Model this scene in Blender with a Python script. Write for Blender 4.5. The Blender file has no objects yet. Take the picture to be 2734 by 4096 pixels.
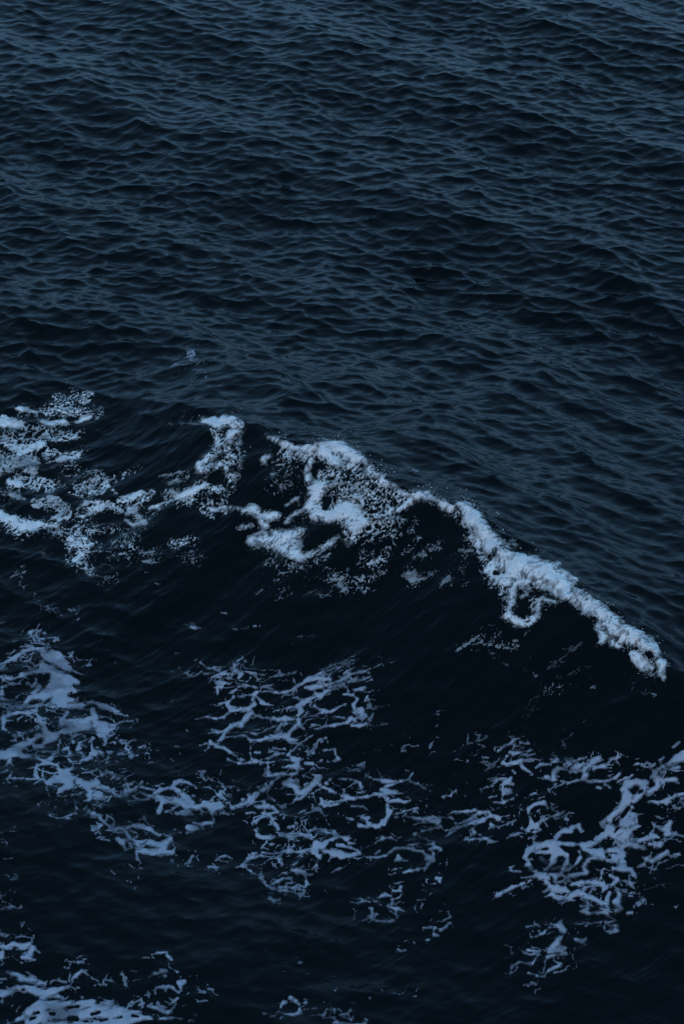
import bpy, math, random
import numpy as np

# ------------------------------------------------------------------ camera, sky, light
CAM_H, PITCH, VFOV = 15.0, 34.0, 28.0
ASPECT = 683.0 / 1024.0
scene = bpy.context.scene
cam_data = bpy.data.cameras.new("camera")
cam_data.sensor_fit = 'VERTICAL'
cam_data.angle = math.radians(VFOV)
cam_data.clip_start = 0.1
cam_data.clip_end = 6000.0
camera = bpy.data.objects.new("camera", cam_data)
camera.location = (0, 0, CAM_H)
camera.rotation_euler = (math.radians(90 - PITCH), 0, 0)
scene.collection.objects.link(camera)
scene.camera = camera

SUN_ELEV, SUN_AZ = math.radians(4.0), math.radians(200.0)   # low dusk sun behind the camera
world = bpy.data.worlds.new("World")
scene.world = world
world.use_nodes = True
wn, wl = world.node_tree.nodes, world.node_tree.links
wn.clear()
sky = wn.new("ShaderNodeTexSky")
sky.sky_type = 'NISHITA'
sky.sun_disc = False
sky.sun_elevation = SUN_ELEV
sky.sun_rotation = SUN_AZ
sky.altitude = 0.0
sky.air_density = 1.0
sky.dust_density = 1.6
sky.ozone_density = 2.2
wbg = wn.new("ShaderNodeBackground")
wbg.inputs["Strength"].default_value = 0.15
wout = wn.new("ShaderNodeOutputWorld")
cloud = wn.new("ShaderNodeMix"); cloud.data_type = 'RGBA'          # even evening cloud veiling the clear sky
cloud.inputs[0].default_value = 0.8
geo = wn.new("ShaderNodeTexCoord"); sep = wn.new("ShaderNodeSeparateXYZ"); ramp = wn.new("ShaderNodeValToRGB")
wl.new(geo.outputs["Generated"], sep.inputs[0]); wl.new(sep.outputs[2], ramp.inputs[0]); wl.new(ramp.outputs[0], cloud.inputs[7])
ramp.color_ramp.elements[0].position = 0.0; ramp.color_ramp.elements[0].color = (.44, 1.22, 2.45, 1)
ramp.color_ramp.elements[1].position = 0.75; ramp.color_ramp.elements[1].color = (0.58, 1.12, 1.75, 1)
wl.new(sky.outputs[0], cloud.inputs[6]); wl.new(cloud.outputs[2], wbg.inputs[0])
wl.new(wbg.outputs[0], wout.inputs[0])

sun_data = bpy.data.lights.new("sun", 'SUN')
sun_data.energy = 0.12
sun_data.angle = math.radians(25)
sun_data.color = (1.0, 0.92, 0.98)
sun = bpy.data.objects.new("sun", sun_data)
sun.rotation_euler = (math.radians(90) - math.radians(28), 0, math.pi - SUN_AZ)
sun.location = (0, 0, 30)
scene.collection.objects.link(sun)

scene.view_settings.view_transform = 'Standard'
scene.view_settings.look = 'None'
scene.view_settings.gamma = 1.0
scene.view_settings.use_curve_mapping = False
scene.view_settings.exposure = 1.3

# ------------------------------------------------------------------ noise helpers
def lattice(seed, n=256):
    return np.random.RandomState(seed).rand(n, n).astype(np.float32)

def vnoise(x, y, seed):
    L = lattice(seed)
    xi = np.floor(x).astype(np.int64); yi = np.floor(y).astype(np.int64)
    fx = (x - xi).astype(np.float32); fy = (y - yi).astype(np.float32)
    fx = fx * fx * fx * (fx * (fx * 6 - 15) + 10); fy = fy * fy * fy * (fy * (fy * 6 - 15) + 10)
    x0 = xi & 255; x1 = (xi + 1) & 255; y0 = yi & 255; y1 = (yi + 1) & 255
    a = L[y0, x0]; b = L[y0, x1]; c = L[y1, x0]; d = L[y1, x1]
    return (a + (b - a) * fx) * (1 - fy) + (c + (d - c) * fx) * fy

def fbm(x, y, seed, octv=4, gain=0.5):
    s = 0; a = 1.0; t = 0
    for o in range(octv):
        s = s + a * (vnoise(x, y, seed + o) - 0.5) * 2
        t += a; a *= gain
        x, y = (x * 1.62 + y * 1.18) + 17.3, (-x * 1.18 + y * 1.62) + 5.1
    return s / t

def worley(x, y, seed):
    jx = lattice(seed); jy = lattice(seed + 1); rid = lattice(seed + 2)
    xi = np.floor(x).astype(np.int64); yi = np.floor(y).astype(np.int64)
    f1 = np.full(x.shape, 9.0, np.float32); f2 = f1.copy(); r1 = np.zeros(x.shape, np.float32)
    for dy in (-1, 0, 1):
        for dx in (-1, 0, 1):
            cx, cy = xi + dx, yi + dy
            ix, iy = cx & 255, cy & 255
            d = np.hypot(cx + jx[iy, ix] - x, cy + jy[iy, ix] - y).astype(np.float32)
            m = d < f1
            f2 = np.where(m, f1, np.minimum(f2, d))
            r1 = np.where(m, rid[iy, ix], r1)
            f1 = np.where(m, d, f1)
    return f1, f2, r1

def sstep(a, b, x):                                   # smooth step; falls when a > b
    t = np.clip((x - a) / (b - a), 0, 1)
    return t * t * (3 - 2 * t)

# ------------------------------------------------------------------ where a point of the water shows in the survey photo
P = math.radians(PITCH)
FOC = 4096 / 2 / math.tan(math.radians(VFOV / 2))

def project(X, Y, Z):
    dz = Z - CAM_H
    depth = Y * math.cos(P) - dz * math.sin(P)
    up = Y * math.sin(P) + dz * math.cos(P)
    depth = np.where(depth < 0.1, 0.1, depth)
    return 1367 + FOC * X / depth, 2048 - FOC * up / depth

def at(px, py, z=0.0):
    a = (px - 1367) / FOC; b = (2048 - py) / FOC
    dy = math.cos(P) + b * math.sin(P); dz = -math.sin(P) + b * math.cos(P)
    t = (z - CAM_H) / dz
    return a * t, dy * t

# ------------------------------------------------------------------ the breaking wave and the swells behind it
CREST = [(-900, 1500, .20), (0, 1560, .25), (300, 1590, .29), (560, 1612, .40), (760, 1636, .64), (957, 1662, .92),
         (1066, 1752, .95), (1200, 1772, 1.05), (1371, 1782, 1.15), (1451, 1838, 1.15), (1531, 1906, 1.15), (1698, 1976, 1.15),
         (1845, 2045, 1.15), (1914, 2100, 1.15), (1989, 2170, 1.15), (2080, 2240, 1.15), (2259, 2358, 1.1),
         (2379, 2420, 1.1), (2465, 2480, 1.05), (2551, 2550, 1.0), (2632, 2640, .92), (2690, 2722, .85), (2734, 2768, .8),
         (3000, 2950, .6), (3500, 3150, .35)]
cw = np.array([(*at(x, y, h), h) for x, y, h in CREST])
R2 = math.sqrt(0.5)
cu = (cw[:, 0] - cw[:, 1]) * R2; cv = (cw[:, 0] + cw[:, 1]) * R2
order = np.argsort(cu); cu, cv, ch = cu[order], cv[order], cw[order, 2]
us = np.linspace(cu[0] - 3, cu[-1] + 3, 1200)
cvs = np.interp(us, cu, cv); chs = np.interp(us, cu, ch)
kern = np.hanning(41); kern /= kern.sum()
du_ = us[1] - us[0]
kern = np.hanning(max(5, int(0.9 / du_) | 1)); kern /= kern.sum()
pad = len(kern) // 2
cvs = np.convolve(np.pad(cvs, pad, 'edge'), kern, 'valid'); chs = np.convolve(np.pad(chs, pad, 'edge'), kern, 'valid')
# let the wave die away beyond the stretch the photo shows
chs = chs * sstep(cu[0] - 2.5, cu[0] + 1, us) * (1 - sstep(cu[-1] - 1, cu[-1] + 3, us))
slope_c = np.gradient(cvs, us)
v_lin = np.polyfit(us[200:1000], cvs[200:1000], 1)

def crest_s(X, Y):
    u = (X - Y) * R2; v = (X + Y) * R2
    f = np.interp(u, us, cvs); sl = np.interp(u, us, slope_c)
    return u, (f - v) / np.sqrt(1 + sl * sl)

def big(X, Y):
    u, s = crest_s(X, Y)
    A = np.interp(u, us, chs, left=0, right=0)
    wob = 0.25 * fbm(X * .35, Y * .35, 71, 3)
    Lf = 3.3 + wob
    t = np.clip(s / Lf, 0, 1)
    front = (1 - t) ** 2.1 * (1 + 0.25 * t)
    lip = 0.0
    back = np.exp(-(np.minimum(s, 0) / 3.4) ** 2) * 0.85 + 0.15 * np.exp(-(np.minimum(s, 0) / 0.5) ** 2)
    h = A * np.where(s > 0, front, back)
    h = h - 0.22 * A * np.exp(-((s - 4.2) / 1.5) ** 2)
    return h

SHO = np.array([at(x, y, .3) for x, y in ((930, 1590), (860, 1500), (740, 1400), (540, 1330), (300, 1270), (-100, 1200), (-600, 1100))])

def swells(X, Y):
    # long low swells parallel to the breaking wave
    u, s = crest_s(X, Y)
    b = (X + Y) * R2 - (v_lin[0] * u + v_lin[1])
    m = sstep(2.0, 5.0, b) * sstep(1.0, 3.5, -s)
    ph = b * 2 * math.pi / 4.6 + 1.2 * fbm(X * .12, Y * .12, 33, 2) + 2.0
    h = m * 0.075 * np.sin(ph) * (0.6 + 0.6 * vnoise(X * .15 + 9, Y * .15, 35))
    ph2 = (X * 0.9 - Y * 0.35) * 2 * math.pi / 3.7 + 1.5 * fbm(X * .15, Y * .15, 43, 2)
    h = h + m * 0.03 * np.sin(ph2)
    # a lower shoulder running up to the left from the gap in the crest
    rx, ry = SHO[:, 0], SHO[:, 1]
    d2 = np.full(X.shape, 1e9)
    for k in range(len(rx) - 1):
        ex, ey = rx[k + 1] - rx[k], ry[k + 1] - ry[k]
        tt = np.clip(((X - rx[k]) * ex + (Y - ry[k]) * ey) / (ex * ex + ey * ey), 0, 1)
        d2 = np.minimum(d2, (X - rx[k] - tt * ex) ** 2 + (Y - ry[k] - tt * ey) ** 2)
    h = h + .24 * np.exp(-d2 / .9 ** 2)
    f = sstep(3.4, 5.5, s)
    h = h + f * 0.05 * fbm(X * .5, Y * .5, 53, 3)
    return h

# ------------------------------------------------------------------ wind waves: a spectral sea on a 48 m tile
N, L = 2048, 48.0
kx = np.fft.fftfreq(N, L / N).astype(np.float32) * 2 * math.pi
KX, KY = np.meshgrid(kx, kx)
K = np.hypot(KX, KY); K[0, 0] = 1e-3
TH = np.arctan2(KY, KX)

def spec(seed, lmin, lmax, lpeak, theta0, spread, power):
    kp = 2 * math.pi / lpeak
    dth = np.abs(np.angle(np.exp(1j * (TH - math.radians(theta0)))))
    D = np.maximum(np.cos(np.clip(dth, 0, math.pi / 2)), 0) ** spread
    S = K ** (-power) * np.exp(-1.25 * (kp / K) ** 4) * D
    S = S * (K < 2 * math.pi / lmin) * (K > 2 * math.pi / lmax)
    rs = np.random.RandomState(seed)
    return np.sqrt(S) * (rs.randn(N, N) + 1j * rs.randn(N, N))

def field(H, chop):
    h = np.fft.ifft2(H).real
    hx = np.fft.ifft2(H * 1j * KX).real
    hy = np.fft.ifft2(H * 1j * KY).real
    rms = math.sqrt((hx ** 2 + hy ** 2).mean())
    dx = np.fft.ifft2(H * (1j) * KX / K).real
    dy = np.fft.ifft2(H * (1j) * KY / K).real
    return [(q / rms).astype(np.float32) for q in (h, dx * chop, dy * chop)]

def cubic(F, X, Y):
    fx = (X / L * N) % N; fy = (Y / L * N) % N
    ix = np.floor(fx).astype(np.int64); iy = np.floor(fy).astype(np.int64)
    tx = (fx - ix).astype(np.float32); ty = (fy - iy).astype(np.float32)
    def w(t):
        return ((-t + 2 * t * t - t ** 3) / 2, (2 - 5 * t * t + 3 * t ** 3) / 2, (t + 4 * t * t - 3 * t ** 3) / 2, (-t * t + t ** 3) / 2)
    wx, wy = w(tx), w(ty)
    out = 0
    for j in range(4):
        row = 0
        yy = (iy + j - 1) % N
        for i in range(4):
            row = row + wx[i] * F[yy, (ix + i - 1) % N]
        out = out + wy[j] * row
    return out

# ------------------------------------------------------------------ the sheet of water: rings round the foot of the headland
AZ0 = 14.6
NAZ = 1500
az = np.linspace(-AZ0, AZ0, NAZ)
side = AZ0 + (180 - AZ0) * np.linspace(0, 1, 46)[1:] ** 1.7
az = np.concatenate([-side[::-1], az, side[:-1]])
dep_top, dep_bot = 18.2, 50.5
NRO = 1950
dep = np.linspace(dep_bot, dep_top, NRO)
near = dep_bot + (89.95 - dep_bot) * np.linspace(0, 1, 36)[1:] ** 1.5
far = dep_top * (0.3 / dep_top) ** (np.linspace(0, 1, 70)[1:])
dep = np.concatenate([near[::-1], dep, far])
PH, AZ = np.meshgrid(np.radians(dep), np.radians(az), indexing='ij')
RR = CAM_H / np.tan(PH)
GX = (RR * np.sin(AZ)).astype(np.float64); GY = (RR * np.cos(AZ)).astype(np.float64)
nr, nc = GX.shape
i0, i1 = 35, 35 + NRO              # dense rows
j0, j1 = 45, 45 + NAZ              # dense columns
print("grid", nr, nc)

ZB = big(GX, GY)
ZS = swells(GX, GY)
u_, s_ = crest_s(GX, GY)
dens = 1 - sstep(46, 90, RR)
azfade = 1 - sstep(math.radians(AZ0 + .5), math.radians(AZ0 + 12), np.abs(AZ))
nearfade = 1 - sstep(math.radians(51), math.radians(62), PH)
vis = dens * azfade * nearfade
# wind ripples: lively behind the wave, drawn out and quiet on its face and in front of it
front = sstep(-0.5, 1.4, s_)
A_fine = (1 - front) * 1.0 + front * (0.40 + 0.30 * sstep(0.5, -4.5, GX) * sstep(9.0, 2.0, s_))
A_fine = A_fine * (0.8 + 0.4 * vnoise(GX * .25, GY * .25, 5))
Hs = [field(spec(11, .2, 2.0, .78, 104, 4, 4.4) + 1.5 * spec(21, .2, 2.0, .72, 57, 4, 4.2), 1.35),
      field(spec(12, .9, 5.0, 2.2, 30, 4, 4.2), 1.0),
      field(spec(15, .10, .6, .26, 92, 3, 4.6), 0.8)]
amps = [.175 * A_fine * vis, .095 * ((1 - front) + .25 * front), .075 * np.maximum(A_fine, .55) * vis]
del KX, KY, TH
DZ = 0; DX = 0; DY = 0
# on the face the ripples are stretched up the slope
for (h, dx, dy), a in zip(Hs, amps):
    DZ = DZ + a * cubic(h, GX, GY)
    DX = DX + a * cubic(dx, GX, GY)
    DY = DY + a * cubic(dy, GX, GY)
del Hs
# streaks drawn up the face by the water it sucks in
sx = (GX * 0.80 + GY * 0.60); sy = (-GX * 0.60 + GY * 0.80)
face = sstep(0.1, 0.5, s_) * (1 - sstep(3.2, 6.5, s_))
lowf = sstep(2.5, 4.5, s_)
streak = fbm(sx * .55, sy * 4.2 + 0.6 * fbm(GX * .6, GY * .6, 88, 2), 61, 4, .55)
calm = fbm(sx * .9 + 3, sy * 2.6, 65, 4, .5)
DZ = DZ + (face * .019 * streak + lowf * .013 * calm) * vis

# ------------------------------------------------------------------ foam, surveyed stroke by stroke
# patch lines: soft = width over which it thins out, thick = height of the froth in metres
# kinds: L froth, W lace broken by noise (last number coverage), S thin milky film, X hole; crops give the survey sheet the points are read from
SHEETS = {'A': (0, 1500, .574), 'B': (900, 1500, .574), 'C': (1834, 1900, .574), 'D': (0, 2400, .574), 'E': (700, 2500, .574),
          'F': (1500, 2800, .574), 'G': (1834, 2900, .574), 'H': (0, 3196, .574), 'I': (900, 3196, .574), 'J': (1334, 2900, .893)}
STROKES = """
@P left_sheet soft=8 thick=.03 grow=-1
#A L
0,330,42 90,340,45 150,350,28
110,245,12 150,245,20 210,245,28 270,260,18
300,325,22 370,330,22 450,320,26 480,330,10
370,240,16 430,245,16
520,320,12 560,310,12 620,290,14 680,255,7
400,590,18 450,580,20 520,570,12 570,525,10
400,430,16 450,430,12
50,740,22 130,750,26 170,770,12
70,835,36 130,850,28 180,865,18
0,820,12 20,840,12
0,960,28 30,1000,28 80,1010,30 150,1060,34 220,1050,40 280,1040,22 200,1085,16
310,1070,14 350,1060,14 400,1065,12 420,1090,9 380,1105,10 340,1090,8
340,800,14 370,790,12 420,770,7
500,780,10 540,790,12 590,770,12 600,830,9
540,765,8 610,765,8 605,800,8 540,815,8
650,740,8 700,720,12 760,730,12 720,760,12
650,800,12 690,785,9 740,800,9 720,825,12 670,835,12
590,860,9 600,900,22 560,940,12 530,990,9 590,990,10 630,960,14 700,920,26 760,910,12 840,935,8
450,1180,12 500,1150,20 560,1140,14 620,1140,16 650,1180,16 600,1200,14 540,1180,10 480,1190,10
590,1210,12 570,1260,14 520,1280,18 560,1310,12 600,1290,10
640,1240,10 700,1240,8 760,1240,6
770,1250,5 890,1250,6
610,1350,14 650,1340,12 680,1370,7 640,1390,15 680,1400,12 740,1410,8 780,1420,8
820,1440,6 870,1445,6
620,1050,6 690,1030,6 740,1045,5 760,1035,6 840,1020,6
520,1060,9 590,1065,9
200,770,8 240,780,7
500,210,7 460,225,8 420,185,7
480,275,10 530,280,7
0,700,12 20,640,14
#A W .74
0,330,60 90,340,60 150,350,40
0,450,50 70,470,50 150,540,65 230,500,65 300,490,45
60,600,65 150,620,65 230,590,65 250,670,45 180,680,40
0,560,60 0,660,50 60,660,50
250,900,45 330,900,60 410,900,65 460,940,55 400,990,55 480,980,45 360,860,35
0,1000,50 100,1030,55 250,1050,50
#A W .5
60,400,90 200,420,100 330,400,90 450,420,70 560,400,50
330,240,70 450,240,70 560,260,60 650,250,50
350,560,80 450,580,60 540,560,50
100,740,80 250,740,70 350,780,60
540,790,80 680,780,80 760,760,40
620,920,80 760,920,50 850,940,40
500,1170,70 600,1180,70 560,1280,60 640,1370,50
#A W .34
500,120,80 600,150,80 400,150,70
450,660,60 600,700,80 800,720,80 950,650,50
560,1080,80 700,1060,90 850,1060,90 900,1180,80 800,1180,80
700,1200,70 620,1130,80
@P streaming_foam soft=8 thick=.03 grow=0
#A L
860,860,12 920,850,22 980,810,12 1060,830,9 1000,845,10
900,930,28 940,940,26 880,970,14
970,890,9 940,905,10
870,1010,18 930,1040,18 990,1020,26 1030,1030,10
1040,930,16 1090,915,16 1140,890,9 1200,870,9 1250,860,12
1150,830,16 1200,820,24 1260,850,26 1320,830,36 1380,800,26 1430,780,20 1440,800,10
1180,760,12 1230,740,18 1260,745,10
1100,715,8 1140,708,7 1190,702,6 1250,690,7 1330,665,5
790,800,12 825,820,8
1440,930,12 1500,940,14 1568,930,16
790,1180,10 820,1150,9
880,1110,12 870,1160,9 910,1185,9
#A W .5
850,880,60 950,850,60 1050,820,50 930,940,60 980,1020,55
1150,830,60 1300,830,60 1430,780,40 1500,800,50
#A W .34
1180,740,60 1300,700,50
1000,1230,50 880,1200,60 800,1170,60 950,1130,60
1200,1180,70 1350,1150,60
@P curl_foam soft=22 thick=.06 grow=7
#A L
1440,290,16 1500,300,30 1550,340,30
1520,440,20 1540,490,26 1540,540,20
1500,560,14 1440,600,22 1390,640,24 1440,680,30 1490,640,22 1540,620,20
#B L
0,290,30 60,310,34 100,330,24 100,370,20 60,400,30 40,430,20 20,480,30
100,430,10 100,500,10 120,540,9 125,590,7 110,640,7
0,640,12 40,700,10 90,710,8
#B W .68
0,320,50 80,330,45 60,400,50 30,470,60 40,540,60 80,600,50 10,600,50
#B W .5
30,700,60 50,780,70 0,850,60
#A W .68
1500,300,50 1550,500,50 1400,640,50 1470,660,50 1540,640,40
#A W .5
1540,800,60 1480,830,50
@P faint_lip_foam soft=20 thick=.02 op=.5
#A L
1110,345,10 1200,350,12 1280,340,10 1400,330,16 1450,340,14
1270,250,8 1300,270,8 1400,270,9 1450,275,12
930,365,6 1010,335,6
1060,320,7 1150,320,8
#A W .5
1200,310,60 1300,300,60 1400,300,50
#A W .42
640,180,70 700,250,60 680,350,50 650,430,40
@P tumbling_foam soft=32 thick=.075 grow=8
#B L
285,440,8 340,455,14 400,480,16 460,500,16 510,515,14 560,520,20 620,520,26
270,600,12 280,590,22 320,570,16
640,510,22 700,500,28 760,510,38 820,500,28 850,540,28 900,580,32 960,600,24 1000,650,26 1050,690,26 1090,700,20 1100,740,22 1180,780,22 1260,820,22 1340,830,20 1390,830,20 1440,870,20 1490,900,26 1540,940,28 1568,960,26
580,680,16 600,740,30 640,780,50 700,780,50 760,760,34
600,600,14 580,660,14
620,850,45 600,920,46 640,970,40 720,990,36 800,960,44 870,950,54 930,980,62 880,1050,52 960,1020,42
700,550,50 780,600,40
1280,870,18 1200,920,14
#B W .82
620,560,70 750,570,90 880,620,80 1000,700,80 1100,780,70 1230,850,50 
620,780,80 650,900,90 800,960,110 930,1000,110 1100,1000,110 1220,1000,75
700,700,90 850,760,110 1000,850,120 1130,930,100
780,850,70 900,900,90
#B W .68
850,1120,80 950,1130,80 1100,1100,90 1200,1100,60
400,520,60 480,560,80 560,580,60
#B W .58
380,600,80 470,640,70 430,720,60
1180,1180,45 1120,1250,50 1060,1330,60 980,1300,40 950,1340,30
#B W .42
300,740,70 430,800,90 520,700,70 500,900,80
#B S
690,1190,12 780,1130,14 850,1190,40 900,1150,40
#B X
700,880,30 690,920,20
@P splash_foam soft=46 thick=.05 grow=11
#B L
130,960,26 200,950,40 260,970,36 330,980,32 380,980,20
290,1050,26 250,1020,18
180,1160,36 280,1150,60 380,1140,66 470,1130,56 520,1090,32 480,1190,48 400,1210,52 520,1250,32 580,1250,18 650,1220,12 720,1180,12 780,1130,12
0,930,8 40,930,12 100,940,12
90,1080,10 180,1045,12
#B W .5
200,960,70 330,980,70 250,1060,60
200,1180,60 350,1260,70 480,1310,60 300,1310,50
480,1030,60 560,960,50
#B L
430,1020,10 500,960,8 560,920,6
340,840,5 400,800,6
400,780,8 450,760,6
420,900,5 500,860,6
@P crest_foam soft=40 thick=.09 grow=12
#C L
0,230,28 50,270,42 100,330,48 160,400,44 210,460,50 280,520,55 350,580,66 430,620,72 520,640,68 610,680,62 680,730,50 720,780,34 750,830,24 800,850,30 870,880,40 940,930,44 1010,980,48 1080,1040,56 1150,1100,60 1220,1140,62 1300,1180,54 1340,1200,44 1380,1240,26
1400,1320,34 1400,1370,20 1430,1425,6
600,620,28 680,640,22 700,640,10
680,690,28 740,720,16 780,740,10 795,745,6
340,490,16 380,490,7
790,815,16 830,835,16
0,190,8 40,205,10 80,230,8
#C W .75
0,300,60 120,400,80 250,540,90 400,650,110 560,720,90 700,790,50 900,930,70 1050,1060,90 1200,1180,90 1350,1280,70
@P crest_fringe soft=30 thick=.05 op=.95 grow=10
#C L
250,600,36 230,650,30 270,690,26 330,720,40 400,720,44 480,720,28
400,740,26 380,810,22 370,870,22 350,940,25 340,980,20 390,1010,20 440,1040,14 480,1045,10 520,1010,10 550,970,12 550,900,10 550,850,10 590,820,6
450,760,18 500,770,12 440,820,10
560,740,28 620,770,18 700,820,12
970,1050,22 1010,1110,26 1000,1170,12 980,1190,7
1080,1180,34 1120,1200,22
1220,1260,34 1270,1330,30 1320,1350,26
130,470,18 60,430,9
600,850,6 660,870,5
#C W .76
150,500,60 220,620,60 260,700,60 350,780,70
320,830,50 340,950,50 450,1040,40 540,950,50 520,850,50
#C X
1330,1270,22 1310,1260,10
265,665,12 285,672,8
@P face_tufts soft=20 thick=.03 op=.85
#C L
0,520,16 50,520,9 100,510,7
60,600,5 0,670,9
60,740,7 120,710,7
0,1220,14 50,1200,12 110,1160,8 145,1130,5
100,1195,7 180,1170,5 210,1160,5 245,1130,5
240,1250,14 265,1250,10
310,1300,12 340,1320,12 370,1320,6
345,1210,10 400,1218,7
600,1505,9 640,1500,5 690,1500,6 725,1495,7
#B L
740,1410,20 790,1420,22 780,1460,9 820,1490,17 850,1500,9
1240,1400,20 1290,1380,30 1330,1370,22 1300,1430,20 1390,1410,8 1460,1370,7
1540,1430,22 1568,1400,18 1510,1470,10
1350,1250,10 1400,1250,12
1430,1210,8 1500,1165,7
330,1440,7 370,1430,10 400,1410,6
220,1540,7 260,1500,6 320,1475,6
450,1335,7 490,1325,7
270,1330,7 300,1310,7
560,1415,5 580,1405,6
400,1510,6 430,1498,5
1300,640,8 1330,650,10
#A L
1000,1295,12 1050,1300,10 1090,1305,4
1290,1290,7 1350,1280,10 1410,1262,8
1080,1450,9 1110,1465,9
1000,1230,7 1060,1225,6 1110,1205,5
300,1250,12 360,1245,9
100,1370,10 125,1350,7
540,1375,7 570,1380,5
#B W .42
750,1400,50 820,1490,50 950,1430,60
1280,1390,70 1420,1380,60
960,1500,50
1480,1200,70
#C W .42
40,530,70 40,650,60
380,1190,60 200,1180,50
@P left_chevron soft=7 thick=.018
#D L
205,215,7 260,205,9 310,215,9 350,240,7
210,220,8 240,260,8 250,290,9
265,250,7 275,280,9 300,310,7
290,205,6 270,260,7
350,250,5 390,280,5
180,320,11 230,335,16 300,345,15 345,330,8
230,340,18 160,360,14 110,395,16 50,425,11 0,440,9
50,440,7 25,475,7 0,490,8
230,370,7 205,410,9 170,435,5
300,360,18 350,400,42 400,420,42 470,460,27 510,480,10
300,460,34 370,500,42 420,540,55 480,560,44 560,575,10
520,490,7 570,520,9 625,520,5
380,580,44 350,640,44 440,620,52 520,640,22
260,620,26 220,680,22 180,715,13 150,745,11 110,745,9
340,640,34 300,660,40 250,680,26
430,700,50 400,690,40 500,700,18
460,740,26 560,745,22 640,730,13 700,750,20 770,775,20 830,790,7
300,500,28 220,510,14 150,530,16 90,555,12 40,550,12 0,545,16
240,560,9 230,600,9 215,610,14 180,600,6 155,590,5
20,610,7 20,650,16 35,680,8 100,683,8
0,730,23 50,725,16 120,710,9 150,705,5
20,750,14 60,770,9 110,745,9
180,735,11 260,725,9 340,725,12 380,740,14
260,740,9 255,780,12 200,800,14 120,790,12 60,805,11 20,830,18 15,880,12 50,910,7 100,935,5 130,940,4
150,938,5 185,930,5
255,790,16 285,830,20 280,880,18 310,910,20 330,950,40
270,950,18 380,960,26 310,990,18
260,960,20 200,990,27 140,1020,31 90,1060,38 30,1080,26 0,1080,32
150,1080,31 210,1090,18
60,1120,16 20,1165,7
240,1010,14 290,1020,18
390,940,11 450,925,22 520,910,31 600,880,31 560,850,27 650,820,31 640,780,25
470,780,13 440,830,18 440,860,20 500,860,25 560,860,22
430,880,9 400,905,5 360,885,7
660,870,26 720,870,25 790,880,9 830,862,7 880,850,5 950,855,5
680,900,25 740,910,20 800,905,7
690,950,20 740,940,11
700,960,10 735,1005,5
720,970,7 800,945,4
500,920,20 510,970,12 515,1005,9
530,950,22 580,950,18
570,990,11 640,970,14 620,1000,7
240,1050,7 300,1055,7 380,1060,7 430,1050,9 480,1040,12 500,1070,12 485,1100,9 500,1130,7 560,1110,6 600,1100,16 650,1075,22
560,1000,11 545,1050,14 580,1080,10
640,1000,10 640,1060,16 700,1060,10 780,1060,7
650,1080,9 700,1130,5
700,1080,5 740,1120,5 740,1140,5
765,1095,5 745,1130,5
660,1120,7 690,1130,7
820,1070,6 890,1068,6
870,1035,5 910,1028,7
960,1030,7 1010,1022,6
815,975,6 850,990,5 900,990,4
#D W .42
650,440,60 500,400,60
600,1150,90 750,1100,70
700,850,90 820,870,60
150,620,70 350,780,50
450,1050,90
#D W .30
900,1020,90 1050,1090,80 1200,1100,60
600,600,50
@P ring_chain soft=7 thick=.018
#D L
250,1060,7 265,1100,11 300,1120,9 350,1100,7 370,1080,7 420,1060,7
350,1110,11 310,1140,12 260,1160,11 240,1180,11 245,1210,14 265,1240,12 240,1250,7 160,1245,6 100,1250,5 40,1250,8
310,1140,11 390,1150,9 410,1180,11 430,1200,18
300,1180,7 300,1230,9 330,1270,12
340,1265,20 400,1240,27 450,1230,46 490,1250,35 480,1300,31 420,1330,20 400,1350,12
470,1190,14 510,1185,5
520,1240,22 560,1270,25 620,1290,25 680,1280,22 670,1240,9
640,1330,22 630,1365,12 690,1340,22 680,1370,12
690,1300,16 760,1310,12 800,1340,11 840,1355,9 890,1355,7 880,1320,16 860,1285,12
690,1365,11 760,1370,7 840,1362,7
520,1405,6 570,1415,7 630,1395,7 640,1380,9
520,1400,7 535,1450,7 520,1490,7 480,1500,7
340,1465,5 350,1495,9 400,1515,8 460,1508,7 500,1495,7
540,1340,5 545,1370,5 575,1375,5
500,1385,6 512,1380,6
440,1360,5 448,1395,4
405,1370,4 400,1400,4
380,1420,4 375,1460,4
320,1310,9 330,1340,7 340,1350,4
700,1180,5 710,1220,7 740,1200,12 780,1210,11 800,1225,7 870,1225,7
760,1250,4 840,1240,5
890,1290,20 910,1320,20 940,1305,11 980,1275,11
980,1300,5 1070,1320,6
930,1320,9 1000,1355,11 1060,1375,11
1030,1390,9 920,1385,7
1050,1360,12 1120,1325,11 1200,1315,11 1250,1340,14 1300,1380,22 1340,1410,16
1090,1380,22 1150,1390,22 1220,1390,22 1270,1400,25 1310,1440,27
1130,1410,12 1120,1450,12 1105,1470,16
1150,1475,7 1200,1475,6 1230,1440,7 1240,1420,9
1230,1495,11 1290,1485,22 1320,1475,20 1340,1490,9
1190,1320,7 1230,1280,7 1250,1265,7 1320,1280,7 1360,1305,5
1360,1460,9 1420,1430,14 1470,1450,22 1530,1420,18
1480,1480,12 1520,1500,9 1568,1480,11
#D W .34
560,1180,70 700,1230,70 900,1250,70 1050,1280,70
550,1350,70 
1200,1240,80 1350,1280,60
300,1420,80
150,1480,80
#E L
300,1120,9 340,1130,7 400,1125,7 450,1155,5
320,1150,11 310,1190,16 340,1215,14
270,1200,11 250,1235,11
200,1250,16 260,1270,25 320,1270,18 270,1300,12
150,1270,12 190,1300,11
200,1160,5 240,1135,5 300,1120,5
0,1100,12 50,1095,9 110,1110,5
100,1260,11 150,1270,11
380,1330,6 320,1320,7 260,1320,7 270,1360,9
80,1410,11 120,1415,16 160,1420,9
130,1380,9 200,1390,7 260,1385,7 280,1355,7
170,1025,5 210,1020,6 190,1050,9 220,1080,7
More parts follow.
